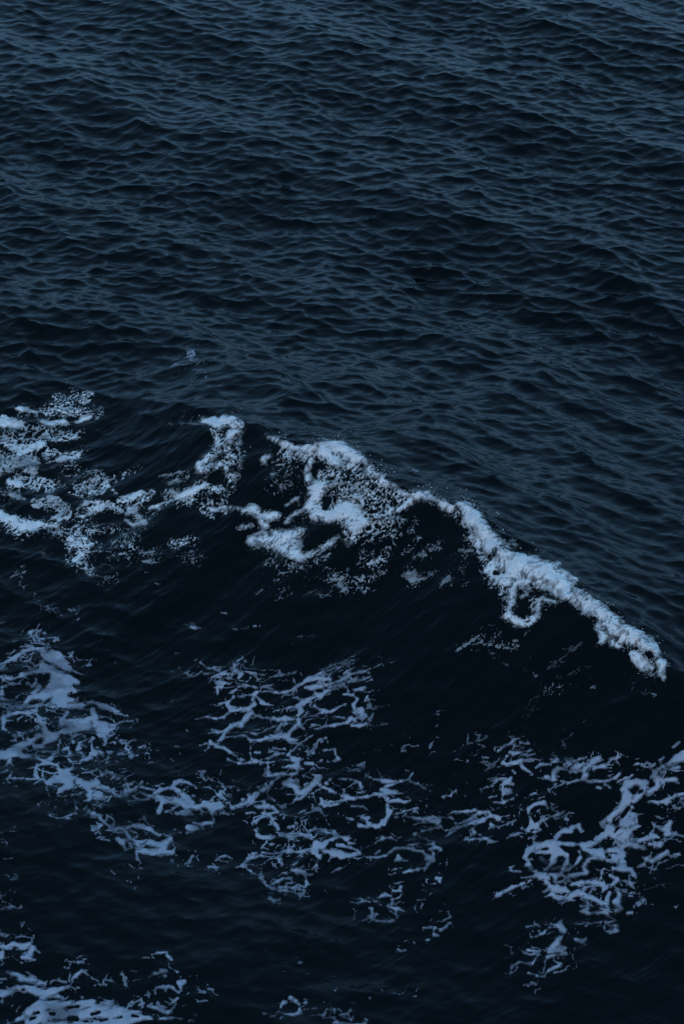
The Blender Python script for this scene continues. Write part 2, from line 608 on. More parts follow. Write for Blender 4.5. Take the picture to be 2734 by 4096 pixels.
320,1020,5 310,1050,5
250,1070,6 262,1075,5
#E W .42
100,1300,70 250,1300,80 350,1280,50
@P centre_lace soft=7 thick=.018
#E L
180,265,5 230,290,6 280,305,9 310,320,13 325,290,5 270,290,5
60,365,3 120,355,4 180,325,7 210,340,5 250,345,5
420,275,11 440,250,11 470,230,5 500,245,6 550,248,4
390,300,11 430,325,16 460,350,18 440,385,11
250,375,9 300,365,9 330,355,9 400,350,11
315,380,7 320,410,6 290,440,6 290,480,5
500,340,9 560,350,12 620,350,9
560,370,7 580,385,7 620,375,5
650,370,7 700,350,6 740,350,7 790,335,7 830,330,7 845,315,5
740,390,9 770,385,7
820,370,7 830,400,7
390,470,9 430,445,8 490,435,9 550,440,11 620,430,11 680,415,7
560,465,7 620,460,6 700,465,7 770,460,12 820,435,12 880,410,16 930,385,20 990,370,18 1040,385,20 1080,385,12
880,400,9 940,370,12 1010,335,9 1070,315,7 1130,295,7 1200,265,7 1240,260,6
900,440,14 950,445,16 1010,430,12
1000,440,7 1080,415,11 1140,395,9 1190,370,12 1220,340,9 1290,325,9 1360,305,7 1410,285,5 1440,270,5
1190,330,6 1230,300,7 1280,280,5
1060,440,18 1110,435,12 1170,430,16 1200,400,9 1260,385,7 1320,370,7 1370,350,5
1200,440,8 1215,470,5
960,480,16 1010,500,20 1040,470,14 1070,450,16
975,520,7 975,560,6 1010,590,6 1050,605,12 1100,595,12 1140,575,9 1190,555,6
390,470,9 410,500,9 380,530,9 370,560,9 400,590,20 450,590,16 520,590,20 550,560,16
450,500,8 530,495,9 570,475,11
550,490,14 540,530,12 550,560,12
570,510,12 600,545,11 680,568,6
600,600,4 680,605,4 740,600,5 800,580,7 850,570,14 890,540,20 930,520,16 970,510,11
870,570,20 880,600,18 860,640,18 870,680,18 840,710,14 800,745,12 780,780,12
810,480,3 850,510,4 880,525,7
890,640,7 960,630,7 1030,610,11
300,550,6 370,540,7
165,650,4 230,637,9 290,648,6 350,635,8 370,615,7
540,610,16 500,640,20 460,680,22 400,700,20 360,730,16 300,750,11 230,765,5
550,620,11 600,635,9 680,650,9 720,665,14 770,655,16 820,660,12
740,690,12 720,720,9 690,745,6
780,660,9 760,700,11
250,725,5 290,740,7
360,740,11 330,800,12 290,850,11 250,840,14 240,820,9
250,855,11 210,885,7
170,845,4 220,835,5
290,860,11 340,860,11 380,890,9 420,920,7 450,940,12 490,950,7
380,750,7 440,745,7 500,745,7 570,755,6 630,720,5 700,700,4
350,790,7 420,785,9 480,770,11 530,800,12 600,800,11 640,780,18 700,770,18 760,775,14 790,800,14 850,795,7
540,810,9 535,850,7 520,900,7 530,940,12 560,950,18 600,960,14 640,950,12
680,800,7 680,820,5
790,820,6 860,825,6 920,795,7 960,770,5
880,830,5 940,855,5 1000,850,5
550,890,7 600,885,4
600,930,6 650,920,6 700,890,6 760,885,6
690,850,5 760,855,6
800,870,7 790,900,7 820,930,18 870,940,20 860,980,25 800,990,16 900,1000,12
920,960,16 970,965,14
370,935,6 440,970,6 520,965,6 560,950,7
640,960,7 650,1000,7 650,1050,8 700,1055,9
640,960,9 700,955,5
750,1000,6 820,990,7
1240,560,11 1260,600,22 1300,600,25 1320,630,20 1290,650,18 1220,655,20 1195,685,11
1230,700,11 1280,705,20 1330,690,12 1360,660,9 1390,610,7
1240,490,9 1270,520,11 1250,560,11
1250,450,12 1300,440,16 1330,430,9
1170,490,7 1230,490,9
1340,500,7 1330,540,11 1350,570,9 1400,580,6 1470,568,4
1330,740,7 1370,730,7 1360,700,7 1450,700,5
1340,470,7 1380,460,5
1420,440,8 1415,460,5
970,720,4 1040,705,7 1100,700,9 1170,690,7
960,685,11 1000,690,5
1045,680,7 1060,655,5
1110,635,7 1180,645,11
1040,860,6 1110,860,7 1115,900,7 1135,930,11 1110,945,7 1060,950,6 1010,970,5
1060,820,8 1040,790,6 1000,800,5
#E X
1270,660,10 1285,668,8
#E W .38
500,350,70 700,360,80 850,350,70
1250,330,90 1380,300,70
1350,480,70 1380,600,70 1370,720,70
700,870,80 850,850,90 1000,880,80
1050,950,80
#E W .28
1350,250,90 1500,240,80
150,300,80 0,340,80
550,270,80
100,700,70 0,900,70
1350,770,60
@P centre_band soft=7 thick=.018
#E L
700,1050,12 750,1050,18 810,1045,12 850,1030,11 850,1000,18
730,1070,16 680,1110,14 620,1150,14 560,1190,20 530,1220,22 500,1190,9
800,1090,31 760,1110,18 830,1120,27 850,1160,22 900,1165,28 940,1140,22 990,1090,25 1010,1060,16 960,1040,11
900,1120,16 920,1110,12
920,1050,12 910,1070,5
1000,1120,12 1080,1150,11 1120,1170,7
790,1182,5 850,1185,7
930,1190,11 930,1210,5
1010,1200,11 1030,1240,12 960,1290,7 900,1310,7
1020,1270,11 1080,1260,7 1160,1240,6 1200,1200,11 1250,1215,12 1180,1180,7
530,1230,16 470,1260,11 400,1280,12 370,1240,7
540,1250,12 580,1270,14 640,1260,14 690,1260,9 720,1300,11 660,1320,14 600,1310,11
500,1320,12 540,1310,9
640,1330,9 580,1350,12 550,1375,16 520,1385,7
650,1340,7 680,1370,9
700,1400,7 720,1420,9
570,1420,7 560,1440,7 580,1475,7 640,1485,6 690,1475,5
1280,1210,9 1340,1205,12 1410,1185,12 1450,1195,12 1480,1220,14 1540,1225,11
1450,1140,12 1480,1160,16 1540,1170,9
1200,1020,4 1280,1015,5 1310,990,5
1330,1040,7 1370,1060,8
1420,1020,5 1440,1045,5
1400,1075,7 1480,1080,11 1540,1085,11
1150,1085,7 1230,1085,11 1290,1100,9 1300,1140,9 1305,1170,7
1230,1265,5 1310,1265,5
1480,1260,9 1490,1300,22 1480,1340,16 1440,1370,11 1420,1400,11 1390,1400,12 1340,1400,14 1270,1395,12
1290,1330,9 1340,1340,12 1350,1370,14 1350,1395,11
1200,1340,12 1230,1350,12
#E X
870,1080,10 865,1110,9
#E W .42
600,1280,90 1080,1100,80 1150,1180,80
950,1290,70 1350,1120,80
1280,1080,70
1300,1300,80
#E W .32
1050,1350,90 850,1410,90 1150,1330,80 
#F L
0,555,7 60,555,9 110,550,5
70,600,11 120,580,9 180,555,9 230,540,9 260,500,6
60,620,11 130,640,12 60,660,12 30,690,9
0,660,12 40,655,11
100,710,12 160,705,14 200,720,11 250,710,7
210,482,10 235,480,6
250,550,12 300,570,12 350,605,11
90,750,14 100,790,18 80,830,11 60,870,11 0,890,14
150,800,7 200,785,7 290,765,6
#F W .42
80,620,80 250,580,80 200,700,80
200,820,60 350,720,50
@P long_streak soft=7 thick=.018
#F L
140,825,5 200,820,5 270,825,6 330,845,12 400,845,12 450,850,25 470,830,11
340,840,11 400,820,9 460,820,9 540,815,12 560,850,11
500,800,6 560,775,9 640,770,11 690,775,18 730,790,11 790,775,6
560,890,12 620,870,12 690,840,18 740,825,18 790,800,12 850,820,9 880,845,4
490,945,5 550,905,7
590,850,7 660,820,7 700,800,12
800,860,12 820,870,7
670,890,9 690,920,11 740,940,6 780,970,9 800,985,9 880,982,5
600,960,4 680,965,9 770,970,6
795,1005,9 795,1015,5
860,878,6 910,862,7 960,845,6
910,970,4 945,945,7 990,938,6
275,930,9 330,910,12 390,895,7 470,885,5
220,980,5 280,960,5
160,965,5 180,960,5
#F W .36
650,880,90 450,900,70 750,980,60 300,880,50
@P bent_arc_patch soft=7 thick=.018
#I L
1050,300,9 1100,275,12 1150,275,9 1190,295,5
1070,355,11 1050,375,7
970,335,5 1010,320,6
990,400,9 1060,403,6 1110,395,8 1140,365,8 1180,345,8 1240,350,11 1310,360,12 1370,385,18 1400,420,20 1440,440,20 1410,470,16 1390,500,12 1340,500,12 1290,500,14 1240,520,9 1170,525,4 1155,510,4 1180,495,4 1230,487,4
1420,370,22 1460,350,18 1500,370,14 1450,320,14 1400,320,12 1360,310,7 1270,330,9
1460,300,9 1400,300,8
1190,400,9 1205,425,14 1180,430,7 1270,437,4
1440,400,18 1450,440,12
1550,430,7 1550,460,9 1545,500,4
1480,550,10 1510,545,7 1500,580,7
#I W .36
1450,580,80 1400,640,60 1500,480,60
1400,300,70
#I X
1390,375,9 1400,385,6
@P oval_ring_patch soft=7 thick=.018
#H L
600,115,7 620,90,9 660,105,11 700,120,11 730,160,12 770,190,14 800,210,18
740,140,11 750,125,9
780,105,7 795,150,6 785,190,7
590,70,5 620,50,5
650,45,6 720,60,5
810,200,18 870,200,18 940,185,20 1000,185,20 1040,210,16 1080,230,12 1110,245,11 1150,230,7
880,230,20 910,270,20 960,295,12 1010,290,12 1060,295,14 1100,310,14 1150,300,22 1190,280,16 1190,250,12 1150,255,7
820,270,16 845,300,16 870,345,5 920,335,5 900,310,7 950,320,5 980,335,5
850,285,12 890,290,11
960,350,16 1010,360,18 1070,360,25 1130,360,27 1140,320,20
1150,370,20 1200,375,14 1215,340,7 1200,300,6
960,370,11 965,415,9 985,445,7 965,460,5
1210,235,6 1260,238,6
640,215,7 680,190,4
715,278,5 770,275,4
780,490,4 785,505,5 810,525,5
900,450,4 935,480,5
870,455,5 880,447,4
#H X
850,262,10 870,258,6
#H W .28
900,480,90 950,600,70 1000,480,60
1100,440,60 1260,300,70
750,320,60
@P hooked_patch soft=7 thick=.018
#H L
1290,205,9 1330,210,20 1380,215,11 
1350,170,8 1410,185,8 1470,180,9 1490,150,5
1290,440,7 1320,430,7 1340,400,5 1330,370,4
1180,440,5 1210,442,4
1510,410,5 1568,400,9
1465,480,4 1490,465,5 1510,475,4
#I L
590,235,12 640,220,12 700,220,14 760,225,18 780,260,16 740,290,16 700,310,20 680,340,27 630,330,27 620,380,22 650,410,25
690,380,16 740,395,20 800,400,25 860,400,12 900,385,11 940,380,12 930,360,9 880,340,7 830,335,9 780,340,9
800,260,9 850,280,16 870,310,9 920,305,5
650,285,9 690,265,7
380,262,5 440,255,8 520,255,9 560,270,11 600,295,12
205,215,7 215,255,7 260,272,8 310,265,6
290,305,7 310,280,7 350,265,5
290,310,7 320,325,9 340,320,5
440,290,4 432,340,4 430,370,12 450,375,11 500,377,3 560,368,5 600,355,5
320,400,6 360,412,9 385,405,9 395,395,5
385,430,5 395,465,7 415,485,4
125,475,9 125,450,7 165,420,8 200,400,7 250,395,6 310,405,4
340,190,9 375,215,9 330,160,8
440,205,11 470,205,7
480,180,8 500,185,5
#I W .34
850,230,60 870,300,60
400,150,60 600,170,70
@P cup_patch soft=7 thick=.018
#I L
180,515,4 240,525,5 255,560,12 290,600,11 330,625,9 380,630,9 430,630,7 480,640,7
250,505,7 260,540,9
320,600,7 370,570,8 400,545,9 460,540,9
455,500,12 500,510,18 550,515,18 560,550,9 565,590,12 545,630,9 550,650,7 520,640,6 515,610,7
560,500,7 610,490,7 635,470,6 630,450,5
380,610,11 430,600,9 480,610,9 500,600,11
430,580,9 470,575,11
310,685,14 340,705,11 385,695,9
480,670,6 520,672,5
400,665,4 450,650,4
20,400,7 50,415,4
#I W .26
730,490,60 850,500,60
700,640,60 800,650,50
100,500,50
@P right_patch soft=8 thick=.025 grow=3.6
#G L
700,750,12 750,740,16 780,740,12 800,710,7 830,700,7 850,730,5
860,740,5 885,735,4
600,830,12 660,800,11 700,770,11
450,920,11 480,880,16 540,850,18 600,840,18 650,860,27 670,900,31 650,950,20 620,990,11 590,1010,9
450,930,14 470,970,16 490,1000,16 540,1040,20 590,1040,14
650,840,16 720,835,12 800,830,16 860,840,20 920,830,18 980,790,16 1020,760,12
540,890,7 600,895,7 640,890,11
880,870,14 940,880,20 990,880,27 1000,930,22 960,930,14 900,960,11 870,1000,11 880,1035,12
700,900,16 750,920,11 740,960,11 720,1010,14 710,1050,22
840,890,9 850,930,9 820,970,7 770,1010,5 740,1030,7
600,1040,12 560,1070,12 620,1070,16
430,1060,5 520,1060,7 560,1080,7
640,1040,12 700,1060,27 750,1070,18 800,1060,16 880,1040,14
680,1085,20 720,1085,22
600,1100,16 620,1130,18 680,1155,25 740,1160,12 740,1140,7
640,1170,7 660,1205,6 690,1225,5 760,1210,7
250,1195,8 310,1165,8 370,1135,11 430,1105,9 500,1085,5
360,980,6 370,1005,6 420,1010,8
770,1200,16 830,1175,18 880,1190,20 930,1210,14 990,1230,12 1040,1240,11
790,1120,12 860,1105,12 940,1100,14 1000,1110,16 1020,1130,7
940,1130,7 920,1170,7
1050,1160,11 1040,1210,12
890,1230,7 890,1280,9 860,1300,9 900,1315,12 960,1320,14 1030,1310,18 1090,1300,20 1120,1270,16 1100,1230,20 1120,1180,12 1090,1140,11
980,1290,12 1050,1290,18
1060,1120,11 1100,1080,14 1050,1060,9
1010,760,18 1060,730,22 1000,690,12 1050,660,22 1100,610,27 1150,560,27 1170,500,27 1150,450,25 1170,420,31 1230,400,18 1290,420,27 1270,470,20 1220,520,25
1180,610,22 1140,690,25 1200,690,27 1240,700,12 1230,640,11
1150,750,25 1200,740,18
1100,400,7 1150,375,7 1210,350,7
1320,480,22 1370,440,22 1400,390,25 1350,370,18 1380,330,18 1430,300,14 1480,270,12 1530,230,25 1568,210,27 1640,150,30 1700,90,30
1410,250,9 1440,220,9
1500,150,9 1540,110,7
1540,290,11 1490,300,11
1240,300,7 1300,270,7
1330,300,7 1370,275,7
1330,540,9 1390,550,12 1450,530,11 1520,490,11 1568,480,9
1440,390,11 1520,380,11
1060,760,14 1120,800,12 1180,830,16 1240,850,16 1290,870,12
1050,870,14 1100,860,12 1150,900,16 1100,930,20 1050,950,14 1130,950,14
1080,1010,18 1140,1000,20 1200,1010,16 1220,1040,18 1230,1080,11
1150,1090,9 1190,1120,12 1230,1100,9
1270,800,14 1320,790,16 1350,770,12 1390,790,7
1370,710,12 1430,720,14 1460,680,12 1440,760,12 1500,760,7 1560,780,8
1330,840,9 1400,850,9 1410,830,5
1450,890,11 1400,920,9 1350,950,12 1310,940,7 1340,920,7
1300,970,8 1270,980,7
1350,980,6 1330,1025,6
1490,905,4 1530,903,4
1240,1140,6 1290,1115,7 1350,1100,5
1240,1230,12 1280,1215,12 1250,1250,6
1170,1310,14 1205,1305,10
1000,1400,7 1020,1430,7 1060,1450,11 1100,1435,11
950,1380,7 1010,1365,7 1060,1370,9 1090,1400,7 1085,1425,5
830,1387,5 890,1380,6
810,1500,5 850,1510,5 885,1490,7
#G X
545,930,16 560,960,14
640,1010,14 660,990,12
1250,470,10 1270,465,8
1330,430,12 1350,420,10
1180,580,10 1140,640,9
700,1080,9 715,1078,8
#G S
560,930,30 600,960,30
650,1000,30 680,990,25
700,1110,25 620,1130,20
#G W .6
1150,560,90 1200,700,90 1100,850,100 1130,980,90
1350,420,80 1480,330,80 1568,250,80
#G W .46
1400,760,100 1300,900,90 1450,560,90 1568,540,80
1250,280,60 1400,320,80
1000,1020,70 1200,1150,80
#G W .28
1350,1050,90 1300,1250,80 1560,900,80
1480,1260,60
950,1400,90 450,1030,70
@P upper_right_lace soft=8 thick=.018 grow=2.4
#G L
530,310,5 570,285,9 640,290,7
600,380,11 650,375,14 660,340,16 690,310,14 760,315,11
650,390,6 730,405,6 760,415,8 830,395,8 880,380,16 890,350,22 880,300,18 940,260,20 980,240,16
900,400,12 950,390,16 1020,390,14 1080,370,12 1110,340,14
940,300,12 1010,290,11 1060,250,9 1130,232,6
740,270,6 800,250,7 830,240,7 890,232,4
770,330,7 820,330,5 860,320,7
640,240,5 690,240,5 650,270,6 720,262,5
650,205,5 680,215,5
620,455,7 640,480,5
960,440,14 985,445,11
1010,420,7 1050,440,7
500,490,7 530,480,7
#F L
730,505,5 780,485,7 850,478,6 900,460,8 960,445,16 1010,420,16 1020,480,9 1080,530,11
740,410,6 790,410,6
740,440,7 780,465,7 840,445,5
880,420,4 915,400,4
850,350,7 900,325,7 950,300,9 960,275,9 1000,270,5
930,360,9 960,375,12 1020,370,11 1060,385,9 1110,370,5
1000,300,7 1060,310,7
780,555,5 840,540,5 860,520,4
790,575,6 850,555,5 920,570,11 930,550,7
860,598,5 920,585,7 960,592,6
940,500,4 960,522,4
720,620,4 780,605,7 830,600,5
790,680,6 840,665,7
830,715,5 890,715,9 960,692,7
480,650,4 540,640,7 560,625,7
#F W .47
1000,330,90 1060,420,90 900,430,80 800,430,70
880,560,90 900,680,80
#G W .52
680,260,70 850,290,80 1000,300,90 1060,360,60
#G W .3
550,200,60 560,460,70 450,560,60
#F W .33
200,310,80 350,320,90 600,320,90 700,270,90 780,250,60
600,430,80 720,360,90
600,620,80
@P small_wedge_patch soft=7 thick=.018
#G L
490,620,11 490,590,9 530,560,12 580,550,16 610,570,9
500,650,12 510,700,20 480,740,16 450,735,7
540,710,16 520,750,11 560,735,9
540,700,11 590,670,9 640,650,8 690,630,16 730,615,12
650,590,7 690,575,5
650,600,7 690,610,9
530,640,5 555,630,5
750,650,8 770,665,9
515,795,9 520,790,8
520,820,3 570,825,3
#G W .36
540,560,70 350,660,70
@P lower_right_patch soft=7 thick=.018
#G L
470,1400,7 540,1388,6
580,1390,5 640,1380,6 700,1400,22 730,1430,20 710,1380,11 725,1350,5
600,1430,12 590,1460,12 540,1480,11 500,1490,9 490,1470,5
620,1410,11 670,1410,9
#J L
1010,950,10 990,985,12 960,1020,17 1010,1015,14 1045,1005,9
950,1045,14 1030,1030,9
850,1020,7 870,1010,7 920,1020,7
780,1120,3 785,1080,7 820,1065,6 880,1075,6 900,1050,5
1000,1080,9 960,1100,7 945,1130,5 900,1125,5 860,1110,5
940,1060,5 935,1110,4
1080,965,7 1120,970,6
875,1160,5 900,1165,4
#J W .32
1020,1030,60 860,1150,60 1080,900,60 1060,1080,50 740,990,50
@P hook_pair_patch soft=7 thick=.018
#I L
1110,660,11 1160,690,11 1170,740,12 1200,750,16 1240,770,7
1200,770,5 1190,810,5
1170,650,7 1210,620,7 1220,595,6
990,760,9 1015,765,11 1015,800,11 1005,825,12 1050,845,11 1100,850,11 1150,855,9 1165,850,7 1130,825,4
920,740,4 950,710,6 1000,715,6 1050,715,6 1075,740,5
900,688,4 950,690,4
1030,700,4 1080,685,5
#I W .26
1100,740,80 1000,820,70 850,820,60
@P crooked_patch soft=7 thick=.018
#I L
1380,895,9 1450,895,12 1500,915,9 1540,890,9 1568,870,11
1460,910,12 1460,945,12 1490,955,7
1490,785,5 1550,790,9 1560,830,7 1510,860,7
1370,740,5 1355,770,8
1205,1045,4 1220,1052,4 1260,1053,4
1240,1000,3 1280,985,3
1325,1000,7 1332,1008,6
1405,990,6 1420,985,5
#I W .26
1500,860,60 1400,850,50
@P left_edge_patch soft=8 thick=.018
#H L
0,950,18 40,960,16 60,950,9
-60,1000,30 0,1030,18 60,1030,20 100,1010,20 150,1030,22 200,1020,16 220,1050,18 200,1100,18 160,1110,11 240,1130,5
-40,1110,30 0,1100,27 20,1070,12
110,965,5 160,960,6 210,980,9 220,1010,9
0,700,8 20,730,7 60,735,5
#H W .3
100,1080,60 250,1110,70 100,720,60 40,240,70 180,180,60
@P bottom_left_sheet soft=9 thick=.025
#H L
40,1200,9 80,1210,11 120,1215,11 150,1240,18 220,1245,22 260,1270,18 300,1290,11
0,1260,7 40,1255,5
-60,1350,30 0,1350,22 60,1340,20 120,1310,22 180,1320,36 240,1330,36 300,1350,36 360,1340,25 420,1330,11 470,1320,12 490,1340,5
300,1390,18 350,1370,14 430,1390,7
300,1268,6 400,1270,6 450,1280,7
480,1260,11 530,1235,12 570,1205,12 600,1220,8 640,1250,8 680,1278,7 720,1280,5 750,1265,8 790,1270,8
500,1270,7 510,1285,4
120,1530,18 200,1490,31 280,1450,36 380,1450,40 480,1430,27 560,1440,36 640,1430,31
200,1560,36 300,1520,45 420,1500,45 540,1500,45 640,1480,40 740,1500,45 840,1490,40 920,1500,36 980,1480,14
200,1640,60 300,1600,50 450,1590,50 600,1590,50 760,1590,50 880,1560,45 980,1530,31 1050,1530,22
400,1660,50 700,1660,50
720,1460,12 780,1440,11 820,1450,9
660,1410,7 665,1450,9
80,1445,8 88,1435,6
130,1450,7 115,1475,5
0,1400,12
545,1148,9 590,1143,7
470,1180,4 485,1165,5
590,1125,4 605,1122,5
#H X
490,1530,12 540,1530,12
230,1500,5 262,1497,6
640,1500,5 690,1490,5
360,1500,5 385,1498,4
210,1530,6 240,1528,5
700,1545,7 740,1540,6
590,1545,5 610,1545,4
100,1362,5 125,1358,5
260,1300,7 280,1305,6
150,1330,6 165,1325,4
930,1520,9 960,1525,6
810,1530,5 840,1526,5
470,1455,4 550,1450,4
#H W .3
600,1130,70 450,1150,60 130,1460,80 60,1530,90 540,1310,60
@P bottom_centre_patch soft=8 thick=.018
#H L
1060,1080,7 1110,1065,8 1160,1060,8 1180,1090,11 1200,1110,11 1225,1125,5
1070,1105,6 1110,1120,7
1000,1105,7 1040,1105,5
1175,1130,4 1185,1165,5 1230,1205,11
1120,1180,9 1160,1190,12 1080,1210,11 1030,1235,6
925,1203,7 960,1203,5
930,1265,5 990,1255,7
885,1240,7 890,1250,6
885,1280,7 890,1290,5
1080,1360,9 1090,1320,12 1130,1310,14 1160,1310,9 1150,1345,7
1170,1300,5 1200,1310,7 1240,1355,11 1260,1330,6 1250,1280,14 1285,1270,11
1300,1360,11 1330,1340,9
1030,1340,7 1010,1355,5
1170,1385,7 1200,1420,14 1230,1400,12
1220,1440,10 1180,1480,16 1130,1470,11 1040,1440,12 1060,1420,7
900,1430,12 920,1410,9 970,1390,11 1000,1420,11 970,1430,11
1000,1450,9 990,1480,9
1100,1440,7 1140,1450,9
1130,1530,11 1200,1520,14 1270,1530,12
1310,1550,9 1340,1545,4
1255,1465,5 1290,1445,4
1370,1320,7 1385,1330,6
1420,1350,9 1380,1345,5
1450,1325,6 1490,1330,4
1350,1520,6 1355,1525,5
#H W .34
1050,1120,60 1130,1230,60
1200,1330,70 1150,1450,80 1020,1380,60 
1400,1350,70 1400,1450,80 1350,1250,50
@P bottom_middle_patch soft=7 thick=.018
#I L
275,1500,11 285,1545,5
290,1500,12 330,1515,9 355,1510,11
350,1480,4 375,1490,5 390,1475,7 440,1490,7 480,1490,14 520,1480,11 530,1450,6 545,1485,5
400,1530,5 420,1510,5
460,1380,12 500,1400,9 520,1420,5
410,1440,7 420,1415,9 440,1410,5
550,1410,9 570,1410,9
560,1455,4 630,1450,5
580,1495,7 640,1490,7 690,1495,9 700,1460,8 760,1465,7 760,1485,5
720,1510,7 770,1515,5
800,1500,7 860,1490,5 880,1530,7 820,1510,4
660,1447,6 680,1447,4
790,1460,6 820,1475,5
730,1560,6 780,1545,7 850,1560,7 920,1565,12 970,1550,9 1000,1600,20
870,1475,7 880,1470,6
#I W .3
420,1420,70 650,1440,80 800,1470,70 650,1540,80 
780,1330,70 700,1380,60
#I W .22
1180,1340,60 950,1380,60
@P flecks soft=6 thick=.012 op=.8
#A W .24
250,1550,80 120,1370,60 
1250,1450,90 1100,1380,90 900,1330,90 700,1300,70 1400,1300,90 1300,1200,90
#B W .27
350,1450,110 550,1400,110 500,1500,110 700,1350,80 1000,1480,110 250,1540,80
#D W .28
300,40,90 480,60,110 600,100,60
1330,165,50 1340,175,40
1230,380,50
#D L
1290,160,5 1330,175,9 1395,185,6
1310,140,5 1350,160,6
1530,90,6 1568,95,7
545,140,7 560,130,5
90,295,6 130,285,5
#E L
410,30,7 460,40,8 500,20,6
540,15,6 580,10,7
100,10,7 150,15,7
#E W .3
480,30,60
#F W .27
1430,160,80 1250,330,90
#F W .2
420,100,120
#I W .18
1200,1340,50 250,1050,70 200,1130,60 1420,1350,60 100,1450,50
#C W .24
150,1050,110 300,1150,110 600,1500,110 850,1440,80 1400,1500,90
1530,1250,50 1500,1340,60
#B W .2
1480,480,30 1540,470,30
@P wisp soft=9 thick=.015 op=.9 grow=2
#A W .58
1240,-60,60 1330,-130,55 1400,-70,50 1430,0,40
#A L
1300,-150,9 1330,-165,9 1350,-140,7
1180,-80,6 1230,-95,6
1290,-60,6 1330,-70,7
@P crest_veils soft=26 thick=.05 op=.8 grow=2
#C W .52
20,420,40 40,560,40
180,640,50 230,760,50
640,860,40 560,960,40
#B W .50
1000,1230,70 940,1330,60
1150,1250,60 1060,1380,60
1330,1000,40 1290,1100,50
350,700,60 300,800,60
640,1260,40 540,1330,60 380,1360,60
#B W .50
560,1330,40 700,1260,40
1000,1420,50 1120,1380,50
1250,1230,40 1350,1130,40
380,740,50 470,700,40
@P face_veils soft=14 thick=.01 op=.4 grow=2
#C L
260,1500,7 400,1425,8 460,1370,7 465,1330,5
1020,1510,6 1080,1470,7 1130,1400,6 1215,1335,5
600,1370,5 680,1310,6 780,1230,5
1290,1540,6 1310,1480,5
480,1080,14 460,1120,10
700,1430,4 900,1330,4
850,1170,4 760,1240,4
#F L
1000,240,7 1040,140,12 1090,50,9 1130,0,7
0,350,6 80,330,6
160,240,6 220,200,6
#D L
920,835,5 1000,775,7 1120,715,8 1250,640,6 1340,600,4
370,300,4 480,290,6 600,285,6 720,280,4
730,345,5 850,345,5
860,320,9 960,315,8 1000,325,5
690,455,4 840,425,4
0,160,5 130,110,5 190,100,4
960,540,4 1100,530,4
#E L
860,85,4 960,80,6 1060,60,4
790,160,4 870,125,5
1300,910,4 1500,855,4
#B L
480,1568,4 600,1500,5 680,1470,4
1000,560,4 1180,580,7 1260,610,9
#B W .35
1150,1300,80 1400,1200,90
350,850,90 500,800,70
"""
BLEND = 9.0
RS = 2.0                                             # survey raster: one cell = 2 photo pixels
UX0, VY0 = -340.0, 1200.0
RW, RH = int((3074 + 400) / RS), int((4400 - 1200) / RS)
patches = []
phiL = np.full((RH, RW), -75.0, np.float32)
cov = np.zeros((RH, RW), np.float32)
film = np.zeros((RH, RW), np.float32)
holes = np.full((RH, RW), -60.0, np.float32)
pid = np.zeros((RH, RW), np.int16)
pscore = np.full((RH, RW), -1e9, np.float32)

def stroke(arr_fn, pts, reach):
    for a, b in zip(pts[:-1], pts[1:]) if len(pts) > 1 else [(pts[0], pts[0])]:
        x0 = min(a[0] - a[2], b[0] - b[2]) - reach; x1 = max(a[0] + a[2], b[0] + b[2]) + reach
        y0 = min(a[1] - a[2], b[1] - b[2]) - reach; y1 = max(a[1] + a[2], b[1] + b[2]) + reach
        c0 = max(0, int((x0 - UX0) / RS)); c1 = min(RW, int((x1 - UX0) / RS) + 2)
        r0 = max(0, int((y0 - VY0) / RS)); r1 = min(RH, int((y1 - VY0) / RS) + 2)
        if c1 <= c0 or r1 <= r0: continue
        xs = UX0 + RS * np.arange(c0, c1)[None, :]; ys = VY0 + RS * np.arange(r0, r1)[:, None]
        dx, dy = b[0] - a[0], b[1] - a[1]; q = dx * dx + dy * dy
        t = np.clip(((xs - a[0]) * dx + (ys - a[1]) * dy) / q, 0, 1) if q > 1e-6 else np.zeros((r1 - r0, c1 - c0))
        d = np.hypot(xs - a[0] - t * dx, ys - a[1] - t * dy)
        w = a[2] + (b[2] - a[2]) * t
        arr_fn(slice(r0, r1), slice(c0, c1), d, w)

